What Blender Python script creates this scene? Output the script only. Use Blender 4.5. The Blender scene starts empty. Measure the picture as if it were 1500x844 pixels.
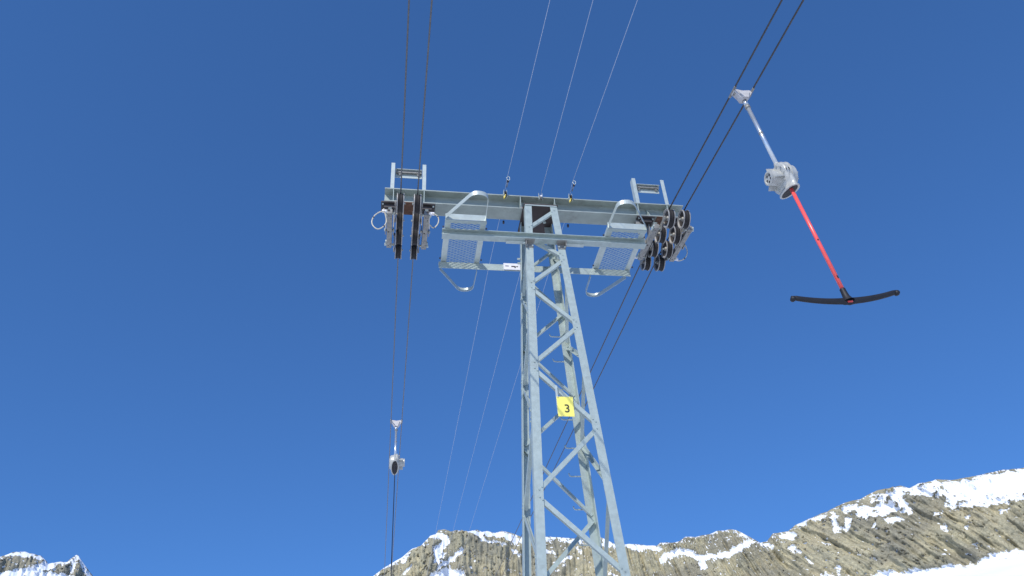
import bpy, math, random
import numpy as np
from mathutils import Vector, Matrix

random.seed(7)
SC = bpy.context.scene
COL = SC.collection
PI = math.pi

# ---------------------------------------------------------------- camera
# ground level under the photographer is z = 0, the lift line runs along +Y
cam = bpy.data.cameras.new('camera')
cam_ob = bpy.data.objects.new('camera', cam)
COL.objects.link(cam_ob)
R_ = Vector((0.988514, -0.141327, -0.053535)); U_ = Vector((-0.042049, -0.597453, 0.800801)); F_ = Vector((0.145159, 0.789352, 0.596534))
m = Matrix((R_, U_, -F_)).transposed().to_4x4()
m.translation = Vector((0, 0, 1.6))
cam_ob.matrix_world = m
cam.sensor_width = 36
cam.lens = 27.641
cam.clip_start = 0.1
cam.clip_end = 30000
SC.camera = cam_ob

# ---------------------------------------------------------------- sky, sun, exposure
SUN_EL = math.radians(38)
SUN_AZ = math.radians(180 + 33)          # behind the camera, to its left (compass angle from +Y, clockwise)
world = bpy.data.worlds.new('World')
SC.world = world
world.use_nodes = True
wn = world.node_tree
for n in list(wn.nodes):
    wn.nodes.remove(n)
sky = wn.nodes.new('ShaderNodeTexSky')
sky.sky_type = 'NISHITA'
sky.sun_disc = False
sky.sun_elevation = SUN_EL
sky.sun_rotation = SUN_AZ
sky.altitude = 2400
sky.air_density = 1.0
sky.dust_density = 0.0
sky.ozone_density = 8.0
bg = wn.nodes.new('ShaderNodeBackground')
bg.inputs['Strength'].default_value = 0.15
# the camera's tone curve and cool white balance, the same over the whole sky
gam = wn.nodes.new('ShaderNodeGamma'); gam.inputs['Gamma'].default_value = 0.68
wn.links.new(sky.outputs[0], gam.inputs['Color'])
tint = wn.nodes.new('ShaderNodeMix')
tint.data_type = 'RGBA'; tint.blend_type = 'MULTIPLY'
tint.inputs[0].default_value = 1.0
tint.inputs[7].default_value = (0.615, 1.10, 1.72, 1)
wn.links.new(gam.outputs[0], tint.inputs[6])
wn.links.new(tint.outputs[2], bg.inputs['Color'])
wo = wn.nodes.new('ShaderNodeOutputWorld')
wn.links.new(bg.outputs[0], wo.inputs['Surface'])

sd = bpy.data.lights.new('sun', 'SUN')
sd.energy = 3.8
sd.angle = math.radians(0.5)
sd.color = (1.0, 0.965, 0.91)
sun = bpy.data.objects.new('sun', sd)
COL.objects.link(sun)
to_sun = Vector((math.sin(SUN_AZ) * math.cos(SUN_EL), math.cos(SUN_AZ) * math.cos(SUN_EL), math.sin(SUN_EL)))
sun.rotation_euler = to_sun.to_track_quat('Z', 'Y').to_euler()
sun.location = to_sun * 60

SC.view_settings.view_transform = 'Standard'
SC.view_settings.look = 'None'
SC.view_settings.exposure = 0.0
SC.view_settings.gamma = 1.0

# ---------------------------------------------------------------- materials
def mat(name, base, rough=0.5, metal=0.0, var=0.0, scale=6.0, streak=None, bump=0.0, bscale=60.0, dark=None, dark_amt=0.0, spec=None):
    m = bpy.data.materials.new(name)
    m.use_nodes = True
    nt = m.node_tree
    b = nt.nodes['Principled BSDF']
    b.inputs['Roughness'].default_value = rough
    b.inputs['Metallic'].default_value = metal
    if spec is not None:
        b.inputs['Specular IOR Level'].default_value = spec
    tc = nt.nodes.new('ShaderNodeTexCoord')
    vec = tc.outputs['Object']
    if streak:
        mp = nt.nodes.new('ShaderNodeMapping')
        mp.inputs['Scale'].default_value = streak
        nt.links.new(vec, mp.inputs['Vector'])
        svec = mp.outputs[0]
    else:
        svec = vec
    n1 = nt.nodes.new('ShaderNodeTexNoise')
    n1.inputs['Scale'].default_value = scale
    n1.inputs['Detail'].default_value = 6
    nt.links.new(svec, n1.inputs['Vector'])
    cr = nt.nodes.new('ShaderNodeValToRGB')
    lo = [max(0, c * (1 - var)) for c in base]
    hi = [min(1, c * (1 + var)) for c in base]
    cr.color_ramp.elements[0].position = 0.3
    cr.color_ramp.elements[1].position = 0.7
    cr.color_ramp.elements[0].color = (*lo, 1)
    cr.color_ramp.elements[1].color = (*hi, 1)
    nt.links.new(n1.outputs['Fac'], cr.inputs['Fac'])
    out = cr.outputs[0]
    if dark:
        n2 = nt.nodes.new('ShaderNodeTexNoise')
        n2.inputs['Scale'].default_value = scale * 0.45
        n2.inputs['Detail'].default_value = 8
        n2.inputs['Roughness'].default_value = 0.7
        nt.links.new(svec, n2.inputs['Vector'])
        c2 = nt.nodes.new('ShaderNodeValToRGB')
        c2.color_ramp.elements[0].position = 0.55
        c2.color_ramp.elements[1].position = 0.72
        c2.color_ramp.elements[0].color = (0, 0, 0, 1)
        c2.color_ramp.elements[1].color = (dark_amt,) * 3 + (1,)
        nt.links.new(n2.outputs['Fac'], c2.inputs['Fac'])
        mx = nt.nodes.new('ShaderNodeMix')
        mx.data_type = 'RGBA'
        nt.links.new(c2.outputs[0], mx.inputs[0])
        nt.links.new(out, mx.inputs[6])
        mx.inputs[7].default_value = (*dark, 1)
        out = mx.outputs[2]
    nt.links.new(out, b.inputs['Base Color'])
    if bump:
        n3 = nt.nodes.new('ShaderNodeTexNoise')
        n3.inputs['Scale'].default_value = bscale
        n3.inputs['Detail'].default_value = 4
        nt.links.new(vec, n3.inputs['Vector'])
        bp = nt.nodes.new('ShaderNodeBump')
        bp.inputs['Strength'].default_value = bump
        bp.inputs['Distance'].default_value = 0.01
        nt.links.new(n3.outputs['Fac'], bp.inputs['Height'])
        nt.links.new(bp.outputs[0], b.inputs['Normal'])
    return m

GALV = mat('galvanised_steel', (0.40, 0.465, 0.43), 0.46, 0.25, 0.09, 16, dark=(0.29, 0.32, 0.29), dark_amt=0.55, bump=0.12, bscale=45)
GALV_BEAM = mat('weathered_galvanised_steel', (0.345, 0.385, 0.345), 0.5, 0.22, 0.13, 6, streak=(1, 1, 2.5), dark=(0.20, 0.20, 0.17), dark_amt=0.7, bump=0.12, bscale=40)
GALV_LIGHT = mat('bright_galvanised_strip', (0.50, 0.555, 0.51), 0.40, 0.28, 0.08, 14, bump=0.06)
CAST = mat('grey_cast_metal', (0.29, 0.28, 0.25), 0.5, 0.35, 0.18, 14, dark=(0.13, 0.12, 0.11), dark_amt=0.8, bump=0.15)
RIMM = mat('worn_sheave_aluminium', (0.34, 0.33, 0.31), 0.6, 0.3, 0.2, 18, dark=(0.12, 0.09, 0.07), dark_amt=0.8)
DISC = mat('dark_sheave_disc', (0.06, 0.052, 0.046), 0.7, 0.15, 0.3, 20, dark=(0.16, 0.08, 0.04), dark_amt=0.6)  # dark base with random brown mottling for the wheel discs
RUBBER = mat('black_rubber', (0.016, 0.014, 0.014), 0.8, 0, 0.25, 30, bump=0.15)
DARKM = mat('dark_bracket_steel', (0.07, 0.062, 0.06), 0.55, 0.3, 0.3, 10, dark=(0.13, 0.06, 0.03), dark_amt=0.6)
BROWN = mat('brown_primed_steel', (0.055, 0.038, 0.034), 0.6, 0.1, 0.2, 7, dark=(0.05, 0.035, 0.03), dark_amt=0.7)
RUST = mat('rusty_steel', (0.17, 0.085, 0.05), 0.75, 0.1, 0.35, 14, dark=(0.07, 0.05, 0.05), dark_amt=0.8, bump=0.3)
ROPE = mat('greased_steel_rope', (0.075, 0.072, 0.07), 0.42, 0.55, 0.25, 40)
ROPE_L = mat('bare_steel_rope', (0.15, 0.15, 0.15), 0.42, 0.5, 0.25, 40)
WIRE = mat('pale_wire_sheath', (0.45, 0.5, 0.58), 0.45, 0.1, 0.05, 20)
WHITE = mat('white_plastic', (0.78, 0.76, 0.80), 0.4, 0, 0.04, 10)
LEAD = mat('cream_cable_sheath', (0.58, 0.53, 0.40), 0.5, 0, 0.15, 20)
TAPE = mat('dark_tape', (0.04, 0.035, 0.05), 0.5, 0, 0.1, 10)
YELLOW = mat('yellow_plastic', (0.62, 0.46, 0.03), 0.5, 0, 0.1, 10)
SIGNY = mat('yellow_sign_enamel', (0.88, 0.79, 0.17), 0.42, 0, 0.03, 8, dark=(0.62, 0.55, 0.20), dark_amt=0.45)
INK = mat('sign_black_paint', (0.03, 0.03, 0.025), 0.5, 0, 0.1, 10)
CLEARG = mat('pale_grey_housing', (0.47, 0.47, 0.43), 0.34, 0.12, 0.14, 14, dark=(0.27, 0.27, 0.25), dark_amt=0.8, bump=0.08, bscale=30)
CLAMPM = mat('pinkish_white_clamp_paint', (0.56, 0.53, 0.50), 0.45, 0.1, 0.12, 22, dark=(0.22, 0.19, 0.18), dark_amt=0.9, bump=0.1)
TUBEM = mat('polished_hanger_tube', (0.62, 0.66, 0.68), 0.24, 0.65, 0.06, 20)
RED = mat('red_pole_coating', (0.90, 0.11, 0.10), 0.28, 0, 0.06, 16, dark=(0.55, 0.04, 0.03), dark_amt=0.4)
BLACKP = mat('black_moulded_plastic', (0.010, 0.010, 0.013), 0.6, 0, 0.2, 12, bump=0.05)
HOLE_SHADE = mat('painted_hole_shade', (0.03, 0.027, 0.025), 0.7, 0, 0.2, 10)  # dark colour painted in for the shade inside openings
CONC = mat('concrete', (0.36, 0.35, 0.33), 0.85, 0, 0.15, 6, bump=0.3)

def snow_material(name):
    m = bpy.data.materials.new(name)
    m.use_nodes = True
    nt = m.node_tree
    b = nt.nodes['Principled BSDF']
    b.inputs['Base Color'].default_value = (0.72, 0.74, 0.76, 1)
    b.inputs['Roughness'].default_value = 0.7
    tc = nt.nodes.new('ShaderNodeTexCoord')
    n = nt.nodes.new('ShaderNodeTexNoise')
    n.inputs['Scale'].default_value = 0.35
    n.inputs['Detail'].default_value = 8
    nt.links.new(tc.outputs['Object'], n.inputs['Vector'])
    bp = nt.nodes.new('ShaderNodeBump')
    bp.inputs['Strength'].default_value = 0.35
    bp.inputs['Distance'].default_value = 0.3
    nt.links.new(n.outputs['Fac'], bp.inputs['Height'])
    nt.links.new(bp.outputs[0], b.inputs['Normal'])
    return m
SNOW_M = snow_material('packed_snow')

def mountain_material():
    m = bpy.data.materials.new('rock_and_snow')
    m.use_nodes = True
    nt = m.node_tree
    L = nt.links.new
    b = nt.nodes['Principled BSDF']
    b.inputs['Roughness'].default_value = 0.85
    b.inputs['Specular IOR Level'].default_value = 0.2
    tc = nt.nodes.new('ShaderNodeTexCoord')
    at = nt.nodes.new('ShaderNodeAttribute'); at.attribute_name = 'snow'
    at2 = nt.nodes.new('ShaderNodeAttribute'); at2.attribute_name = 'strata'
    def noise(sc, det=6, rough=0.6, vec=None):
        n = nt.nodes.new('ShaderNodeTexNoise')
        n.inputs['Scale'].default_value = sc
        n.inputs['Detail'].default_value = det
        n.inputs['Roughness'].default_value = rough
        L(vec or tc.outputs['Object'], n.inputs['Vector'])
        return n.outputs['Fac']
    def ramp(fac, stops):
        c = nt.nodes.new('ShaderNodeValToRGB')
        e = c.color_ramp.elements
        while len(e) < len(stops): e.new(0.5)
        for i, (p, col) in enumerate(stops):
            e[i].position = p; e[i].color = (*col, 1)
        L(fac, c.inputs['Fac'])
        return c.outputs[0]
    def mix(f, a, c_, mode='MIX'):
        x = nt.nodes.new('ShaderNodeMix'); x.data_type = 'RGBA'; x.blend_type = mode
        for sock, v in ((0, f), (6, a), (7, c_)):
            if hasattr(v, 'is_linked'): L(v, x.inputs[sock])
            elif isinstance(v, (int, float)): x.inputs[sock].default_value = v
            else: x.inputs[sock].default_value = (*v, 1)
        return x.outputs[2]
    big = ramp(noise(0.018, 5), [(0.34, (0.30, 0.285, 0.205)), (0.50, (0.47, 0.43, 0.285)), (0.66, (0.54, 0.475, 0.30))])
    # streaks run down the cliff
    mp = nt.nodes.new('ShaderNodeMapping'); mp.inputs['Scale'].default_value = (1, 1, 0.22)
    cx = nt.nodes.new('ShaderNodeCombineXYZ')
    L(at2.outputs['Fac'], cx.inputs[0])
    sp = nt.nodes.new('ShaderNodeSeparateXYZ'); L(tc.outputs['Object'], sp.inputs[0]); L(sp.outputs[2], cx.inputs[2])
    L(cx.outputs[0], mp.inputs['Vector'])
    st = ramp(noise(0.16, 7, 0.65, mp.outputs[0]), [(0.34, (0.66, 0.66, 0.68)), (0.5, (0.98, 0.98, 0.98)), (0.68, (1.12, 1.11, 1.08))])
    rock = mix(1.0, big, st, 'MULTIPLY')
    fine = ramp(noise(0.5, 5, 0.7), [(0.35, (0.66, 0.66, 0.67)), (0.6, (1.12, 1.12, 1.12))])
    rock = mix(1.0, rock, fine, 'MULTIPLY')
    at3 = nt.nodes.new('ShaderNodeAttribute'); at3.attribute_name = 'greyness'
    rock = mix(at3.outputs['Fac'], rock, mix(1.0, (0.27, 0.255, 0.195), fine, 'MULTIPLY'))
    # snow where the snow value is above zero, with a ragged edge
    ad = nt.nodes.new('ShaderNodeMath'); ad.operation = 'MULTIPLY_ADD'
    L(noise(0.45, 6, 0.75), ad.inputs[0]); ad.inputs[1].default_value = 0.9
    L(at.outputs['Fac'], ad.inputs[2])
    sm = nt.nodes.new('ShaderNodeMapRange')
    sm.inputs['From Min'].default_value = 0.42; sm.inputs['From Max'].default_value = 0.50
    L(ad.outputs[0], sm.inputs['Value'])
    final = mix(sm.outputs[0], rock, (0.80, 0.83, 0.87))
    L(final, b.inputs['Base Color'])
    bp = nt.nodes.new('ShaderNodeBump'); bp.inputs['Strength'].default_value = 0.8; bp.inputs['Distance'].default_value = 2.5
    L(noise(0.3, 7, 0.7), bp.inputs['Height'])
    inv = nt.nodes.new('ShaderNodeMath'); inv.operation = 'MULTIPLY_ADD'
    L(sm.outputs[0], inv.inputs[0]); inv.inputs[1].default_value = -0.75; inv.inputs[2].default_value = 0.9
    L(inv.outputs[0], bp.inputs['Strength'])
    L(bp.outputs[0], b.inputs['Normal'])
    return m
MTN = mountain_material()

# ---------------------------------------------------------------- mesh helpers
def V(*a): return Vector(a if len(a) > 1 else a[0])
def frame(d, up=None):
    d = d.normalized()
    up = up or (Vector((0, 0, 1)) if abs(d.z) < 0.95 else Vector((0, 1, 0)))
    a = d.cross(up).normalized()
    return a, a.cross(d).normalized(), d

class MB:
    def __init__(s): s.v = []; s.f = []; s.sm = []
    def add(s, vs, fs, smooth=False):
        o = len(s.v); s.v += [tuple(v) for v in vs]
        s.f += [tuple(i + o for i in f) for f in fs]; s.sm += [smooth] * len(fs)
        return s
    def box(s, c, size, M=None):
        c = V(c); x, y, z = [k / 2 for k in size]
        vs = [Vector((i, j, k)) for i in (-x, x) for j in (-y, y) for k in (-z, z)]
        if M is not None: vs = [M @ v for v in vs]
        vs = [v + c for v in vs]
        return s.add(vs, [(0, 1, 3, 2), (4, 6, 7, 5), (0, 4, 5, 1), (2, 3, 7, 6), (0, 2, 6, 4), (1, 5, 7, 3)])
    def bar(s, p0, p1, w, h, up=None):
        """rectangular bar, w across, h along up"""
        p0, p1 = V(p0), V(p1)
        a, b, d = frame(p1 - p0, up)
        return s.sweep(p0, p1, a, b, [(-w/2, -h/2), (w/2, -h/2), (w/2, h/2), (-w/2, h/2)])
    def sweep(s, p0, p1, a, b, poly):
        p0, p1 = V(p0), V(p1); n = len(poly)
        vs = [p + a * x + b * y for p in (p0, p1) for x, y in poly]
        fs = [(i, (i + 1) % n, n + (i + 1) % n, n + i) for i in range(n)]
        # end caps cut into convex quads/tris by a fan is wrong for L shapes; n-gons are fine
        fs += [tuple(range(n))[::-1], tuple(range(n, 2 * n))]
        return s.add(vs, fs)
    def angle(s, p0, p1, n1, n2, w1, w2, t):
        """L section: outer corner on the line p0-p1, legs along n1 and n2"""
        d = (V(p1) - V(p0)).normalized()
        n1 = (n1 - d * n1.dot(d)).normalized()
        n2 = (n2 - d * n2.dot(d)).normalized(); n2 = (n2 - n1 * n2.dot(n1)).normalized()
        return s.sweep(p0, p1, n1, n2, [(0, 0), (w1, 0), (w1, t), (t, t), (t, w2), (0, w2)])
    def prism(s, poly, origin, ax, ay, axis, thick):
        """polygon in plane (ax, ay) at origin, extruded along axis centred"""
        origin, ax, ay, axis = V(origin), V(ax), V(ay), V(axis)
        n = len(poly)
        vs = [origin + ax * x + ay * y + axis * k for k in (-thick / 2, thick / 2) for x, y in poly]
        fs = [(i, (i + 1) % n, n + (i + 1) % n, n + i) for i in range(n)] + [tuple(range(n))[::-1], tuple(range(n, 2 * n))]
        return s.add(vs, fs)
    def tube(s, pts, r, seg=10, caps=True, smooth=True):
        pts = [V(p) for p in pts]; n = len(pts)
        rs = r if isinstance(r, (list, tuple)) else [r] * n
        prev = None; vs = []
        for i, p in enumerate(pts):
            d = (pts[min(i + 1, n - 1)] - pts[max(i - 1, 0)]).normalized()
            if prev is None: a, b, _ = frame(d)
            else:
                a = (prev - d * prev.dot(d)).normalized(); b = a.cross(d)
            prev = a
            for k in range(seg):
                t = 2 * PI * k / seg
                vs.append(p + (a * math.cos(t) + b * math.sin(t)) * rs[i])
        fs = [(i * seg + k, i * seg + (k + 1) % seg, (i + 1) * seg + (k + 1) % seg, (i + 1) * seg + k) for i in range(n - 1) for k in range(seg)]
        s.add(vs, fs, smooth)
        if caps:
            s.add([vs[k] for k in range(seg)], [tuple(range(seg))[::-1]])
            s.add(vs[-seg:], [tuple(range(seg))])
        return s
    def lathe(s, prof, o, axis, seg=28, smooth=False, sy=1.0, up=None):
        """prof: (distance along axis, radius)"""
        o = V(o); a, b, d = frame(V(axis), up)
        vs = [o + d * x + (a * math.cos(2*PI*k/seg) + b * math.sin(2*PI*k/seg) * sy) * r for x, r in prof for k in range(seg)]
        n = len(prof)
        fs = [(i * seg + k, i * seg + (k + 1) % seg, (i + 1) * seg + (k + 1) % seg, (i + 1) * seg + k) for i in range(n - 1) for k in range(seg)]
        return s.add(vs, fs, smooth)
    def bolt(s, c, axis, r=0.012, h=0.014):
        return s.lathe([(0, 0.0001), (0, r), (h, r), (h, 0.0001)], c, axis, seg=6)
    def build_each(s, name, material, parent=None, bevel=0):
        """every loose piece becomes an object of its own"""
        par = list(range(len(s.v)))
        def find(i):
            while par[i] != i:
                par[i] = par[par[i]]; i = par[i]
            return i
        for f in s.f:
            r = find(f[0])
            for i in f[1:]: par[find(i)] = r
        # capped tubes: caps repeat the ring's corners
        pos = {}
        for i, v in enumerate(s.v):
            k = tuple(round(c, 6) for c in v)
            if k in pos: par[find(i)] = find(pos[k])
            else: pos[k] = i
        groups = {}
        for f, sm in zip(s.f, s.sm): groups.setdefault(find(f[0]), []).append((f, sm))
        out = []
        for fl in groups.values():
            idx = {}; m_ = MB()
            for f, sm in fl:
                for i in f: idx.setdefault(i, len(idx))
                m_.f.append(tuple(idx[i] for i in f)); m_.sm.append(sm)
            m_.v = [s.v[i] for i in idx]
            out.append(m_.build(name, material, parent, bevel=bevel))
        return out
    def build(s, name, material, parent=None, origin=None, bevel=0):
        me = bpy.data.meshes.new(name)
        org = Vector(origin) if origin is not None else (ORG[parent.name] if parent is not None else Vector((0, 0, 0)))
        me.from_pydata([tuple(Vector(v) - org) for v in s.v], [], s.f)
        me.materials.append(material)
        me.polygons.foreach_set('use_smooth', s.sm)
        me.update()
        import bmesh
        bm = bmesh.new(); bm.from_mesh(me)
        bmesh.ops.remove_doubles(bm, verts=bm.verts, dist=1e-5)
        bmesh.ops.recalc_face_normals(bm, faces=bm.faces)
        bm.to_mesh(me); bm.free()
        o = bpy.data.objects.new(name, me)
        COL.objects.link(o)
        if bevel:
            bv = o.modifiers.new('bevel', 'BEVEL'); bv.width = bevel; bv.segments = 2; bv.limit_method = 'ANGLE'
        if parent is not None:
            o.parent = parent
            o.location = org - ORG[parent.name]
        else:
            o.location = org
        ORG[o.name] = org
        return o
ORG = {}
def tag(o, label=None, cat=None, group=None, kind=None):
    if label: o['label'] = label
    if cat: o['category'] = cat
    if group: o['group'] = group
    if kind: o['kind'] = kind
    return o
def thing(name, label, cat, loc, group=None):
    o = bpy.data.objects.new(name, None); COL.objects.link(o)
    o.location = Vector(loc); o.empty_display_size = 0.3
    ORG[o.name] = Vector(loc)
    return tag(o, label, cat, group)
def copy_thing(root, loc, label):
    """copy a thing, its parts and their sub-parts (meshes shared)"""
    def cp(o, par):
        c = o.copy(); COL.objects.link(c)
        c.parent = par
        for ch in [x for x in SC.objects if x.parent == o]:
            cp(ch, c)
        return c
    r = cp(root, None); r.location = Vector(loc); ORG[r.name] = Vector(loc)
    r['label'] = label
    return r

# ---------------------------------------------------------------- ground
GS = 0.10                                    # the piste climbs one in ten along the lift line
def ground_z(x, y): return GS * y if y > -400 else -40.0
xs = [-6000, -2500, -900, -300, -100] + [-60 + 4 * i for i in range(31)] + [100, 300, 900, 2500, 6000]
ys = [-6000, -1500, -400, -150] + [-60 + 4 * i for i in range(46)] + [200, 400, 800, 1600, 3000, 6000]
g = MB(); vs = []
rg = random.Random(3)
for y in ys:
    for x in xs:
        amp = 0.10 if abs(x) < 100 and -100 < y < 150 else 0
        dz = amp * (math.sin(x * 0.21 + 1.3) * math.cos(y * 0.17) + rg.uniform(-.3, .3))
        if math.hypot(x - 2.2, y - 9.4) < 4: dz = 0
        vs.append((x, y, ground_z(x, min(y, 1600)) + dz))
nx = len(xs)
fs = [(j * nx + i, j * nx + i + 1, (j + 1) * nx + i + 1, (j + 1) * nx + i) for j in range(len(ys) - 1) for i in range(nx - 1)]
g.add(vs, fs, True)
tag(g.build('snow_ground', SNOW_M), kind='structure')

# ---------------------------------------------------------------- mountains
# skyline: compass angle from the lift line and height angle in degrees, surveyed from the piste
RIDGE = [(-33.0, 14.35), (-25.94, 15.98), (-24.03, 16.73), (-23.73, 16.91), (-23.43, 17.06), (-22.83, 17.16), (-22.37, 17.13), (-21.87, 17.02), (-21.55, 16.82), (-21.35, 16.65), (-21.23, 16.69), (-20.89, 16.79), (-20.34, 16.85), (-20.13, 17.11), (-19.93, 17.3), (-19.79, 17.22), (-19.48, 16.93), (-19.09, 16.57), (-18.7, 16.17), (-17.96, 15.52), (-15.6, 13.98), (-11.35, 13.16), (-7.19, 13.83), (-3.75, 15.09), (-1.98, 16.06), (-0.76, 16.85), (-0.04, 17.35), (0.53, 17.65), (1.18, 18.02), (1.93, 18.56), (2.51, 18.73), (3.03, 19.19), (3.2, 19.38), (3.63, 19.49), (3.79, 19.76), (4.24, 19.79), (4.76, 19.62), (5.11, 19.72), (6.07, 19.6), (6.68, 19.67), (7.03, 19.51), (7.38, 19.6), (7.89, 19.42), (8.52, 19.51), (9.29, 19.31), (9.88, 19.08), (10.83, 18.87), (11.9, 18.95), (13.19, 18.77), (14.85, 18.46), (15.67, 18.59), (16.13, 18.36), (16.71, 18.03), (17.63, 17.99), (18.8, 17.78), (19.59, 17.65), (19.83, 17.85), (20.62, 17.74), (21.23, 17.79), (21.68, 18.01), (22.45, 17.91), (23.45, 17.97), (23.89, 18.1), (24.68, 18.08), (25.25, 18.0), (25.67, 17.71), (26.23, 17.27), (26.65, 16.98), (27.13, 17.0), (27.63, 17.42), (28.68, 17.4), (29.23, 17.68), (30.12, 17.91), (31.54, 18.19), (32.72, 18.5), (33.82, 18.54), (34.99, 18.83), (36.56, 18.8), (37.0, 18.57), (37.56, 18.69), (38.69, 18.7), (39.61, 18.46), (40.97, 18.38), (42.68, 18.32), (43.76, 18.16), (45.89, 17.78), (49.91, 15.8), (57.57, 13.34)]
SNOW = [(0.123, [(-23.65, 16.93), (-23.01, 17.0), (-22.44, 16.99), (-21.91, 16.89)]), (0.212, [(-23.54, 15.76), (-22.48, 16.02), (-21.67, 16.33), (-21.16, 16.42)]), (0.072, [(-21.22, 16.61), (-20.87, 16.72), (-20.34, 16.77)]), (0.111, [(-19.8, 17.1), (-19.43, 16.74), (-19.13, 16.37), (-18.89, 16.07)]), (0.109, [(-19.95, 16.77), (-19.97, 16.3)]), (0.247, [(-22.87, 15.38), (-21.54, 15.88), (-19.98, 15.75)]), (0.112, [(-0.62, 16.92), (0.54, 17.69), (1.73, 18.43), (2.41, 18.68)]), (0.07, [(1.26, 17.77), (1.74, 18.07)]), (0.092, [(1.29, 16.85), (1.67, 17.19)]), (0.261, [(3.35, 19.34), (3.94, 19.23), (4.39, 19.04), (4.19, 18.69), (3.7, 18.16), (3.75, 17.63)]), (0.112, [(5.53, 18.29), (4.93, 17.86), (4.19, 17.35), (3.7, 17.02)]), (0.279, [(3.51, 16.67), (4.67, 16.86), (5.45, 16.65)]), (0.085, [(3.95, 17.63), (4.19, 18.15)]), (0.216, [(5.45, 19.6), (6.7, 19.37), (7.7, 19.33), (8.94, 18.95), (9.88, 18.67)]), (0.124, [(6.2, 19.34), (7.43, 18.71), (8.66, 18.47)]), (0.095, [(9.24, 18.12), (9.71, 17.74)]), (0.143, [(9.89, 18.85), (10.83, 18.7)]), (0.119, [(11.19, 18.86), (12.29, 18.83)]), (0.104, [(12.87, 18.61), (14.15, 18.38)]), (0.094, [(11.62, 18.07), (12.19, 17.76)]), (0.094, [(12.54, 17.29), (13.29, 17.41)]), (0.094, [(13.86, 18.04), (14.06, 17.62)]), (0.094, [(15.12, 18.25), (15.98, 18.0)]), (0.14, [(15.93, 18.32), (16.74, 17.79)]), (0.091, [(15.97, 16.14), (16.43, 15.97)]), (0.185, [(17.59, 17.85), (18.22, 17.52), (18.97, 17.62), (19.61, 17.37)]), (0.068, [(21.21, 17.86), (21.77, 17.99), (22.53, 17.92)]), (0.058, [(23.4, 17.94), (24.01, 18.09), (24.58, 18.05)]), (0.079, [(25.5, 17.75), (25.99, 17.41)]), (0.205, [(19.72, 16.65), (20.46, 17.01), (21.46, 16.94), (22.33, 16.53), (23.31, 16.46), (24.8, 16.61), (26.05, 17.1)]), (0.199, [(22.36, 16.44), (22.53, 15.9)]), (0.112, [(26.69, 16.87), (27.29, 16.53)]), (0.234, [(28.17, 17.04), (28.82, 17.07)]), (0.084, [(28.51, 16.3), (29.04, 15.92)]), (0.062, [(29.3, 15.58), (29.63, 15.19)]), (0.144, [(29.51, 17.7), (30.39, 17.73), (31.39, 17.73)]), (0.185, [(31.86, 17.78), (31.71, 16.89)]), (0.163, [(32.54, 17.95), (33.45, 18.0)]), (0.147, [(32.65, 17.33), (32.34, 16.78)]), (0.34, [(33.61, 17.67), (34.57, 17.52), (35.53, 17.63)]), (0.159, [(34.47, 18.23), (35.82, 18.21)]), (0.099, [(34.19, 16.78), (33.98, 16.57)]), (0.31, [(35.97, 18.14), (36.4, 17.19)]), (0.31, [(36.3, 18.33), (37.4, 18.26)]), (0.137, [(35.0, 16.88), (35.63, 16.84)]), (0.378, [(37.46, 18.42), (38.77, 17.86)]), (0.334, [(38.53, 18.34), (39.35, 17.23)]), (0.587, [(39.34, 17.73), (41.02, 17.33), (43.32, 17.17), (46.66, 16.28)]), (0.519, [(41.18, 17.71), (43.48, 17.54), (46.86, 16.7)]), (0.206, [(39.6, 16.83), (41.13, 16.64), (43.0, 16.44), (46.39, 15.72)]), (0.148, [(38.85, 17.0), (39.13, 16.69)]), (0.075, [(37.67, 16.63), (38.29, 16.63)]), (0.072, [(39.94, 16.18), (39.63, 16.0)]), (0.092, [(38.16, 15.99), (38.16, 15.66)]), (0.09, [(39.12, 15.42), (39.44, 15.63)]), (0.063, [(41.45, 16.0), (42.05, 16.02)]), (0.176, [(32.29, 13.66), (33.27, 13.82), (34.57, 13.61), (35.91, 13.45), (37.13, 13.59), (38.94, 13.37), (39.93, 13.53), (40.89, 13.65), (41.77, 13.58), (45.24, 13.23)]), (0.484, [(33.24, 12.98), (35.65, 12.74), (37.62, 12.79), (39.51, 12.68), (41.46, 12.83), (44.93, 12.55)]), (0.1, [(31.2, 14.69), (31.03, 14.14)]), (0.99, [(33.2, 11.63), (40.75, 11.15), (47.34, 10.57)]), (0.159, [(30.24, 14.26), (31.43, 13.91)])]
def fnoise(x, y, seed=0):
    """value noise, numpy, roughly -1..1"""
    xi = np.floor(x).astype(np.int64); yi = np.floor(y).astype(np.int64)
    xf = x - xi; yf = y - yi
    xf = xf * xf * (3 - 2 * xf); yf = yf * yf * (3 - 2 * yf)
    def h(a, b):
        n = (a * 374761393 + b * 668265263 + seed * 982451653) & 0x7fffffff
        n = ((n ^ (n >> 13)) * 1274126177) & 0x7fffffff
        n = n ^ (n >> 16)
        return (n & 0xffff) / 32767.5 - 1
    a = h(xi, yi); b = h(xi + 1, yi); c = h(xi, yi + 1); d = h(xi + 1, yi + 1)
    return (a * (1 - xf) + b * xf) * (1 - yf) + (c * (1 - xf) + d * xf) * yf
def fbm(x, y, oct=5, seed=0, gain=0.5):
    s = 0; a = 1; t = 0
    for i in range(oct):
        s = s + a * fnoise(x * 2 ** i, y * 2 ** i, seed + i * 17); t += a; a *= gain
    return s / t

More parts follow.
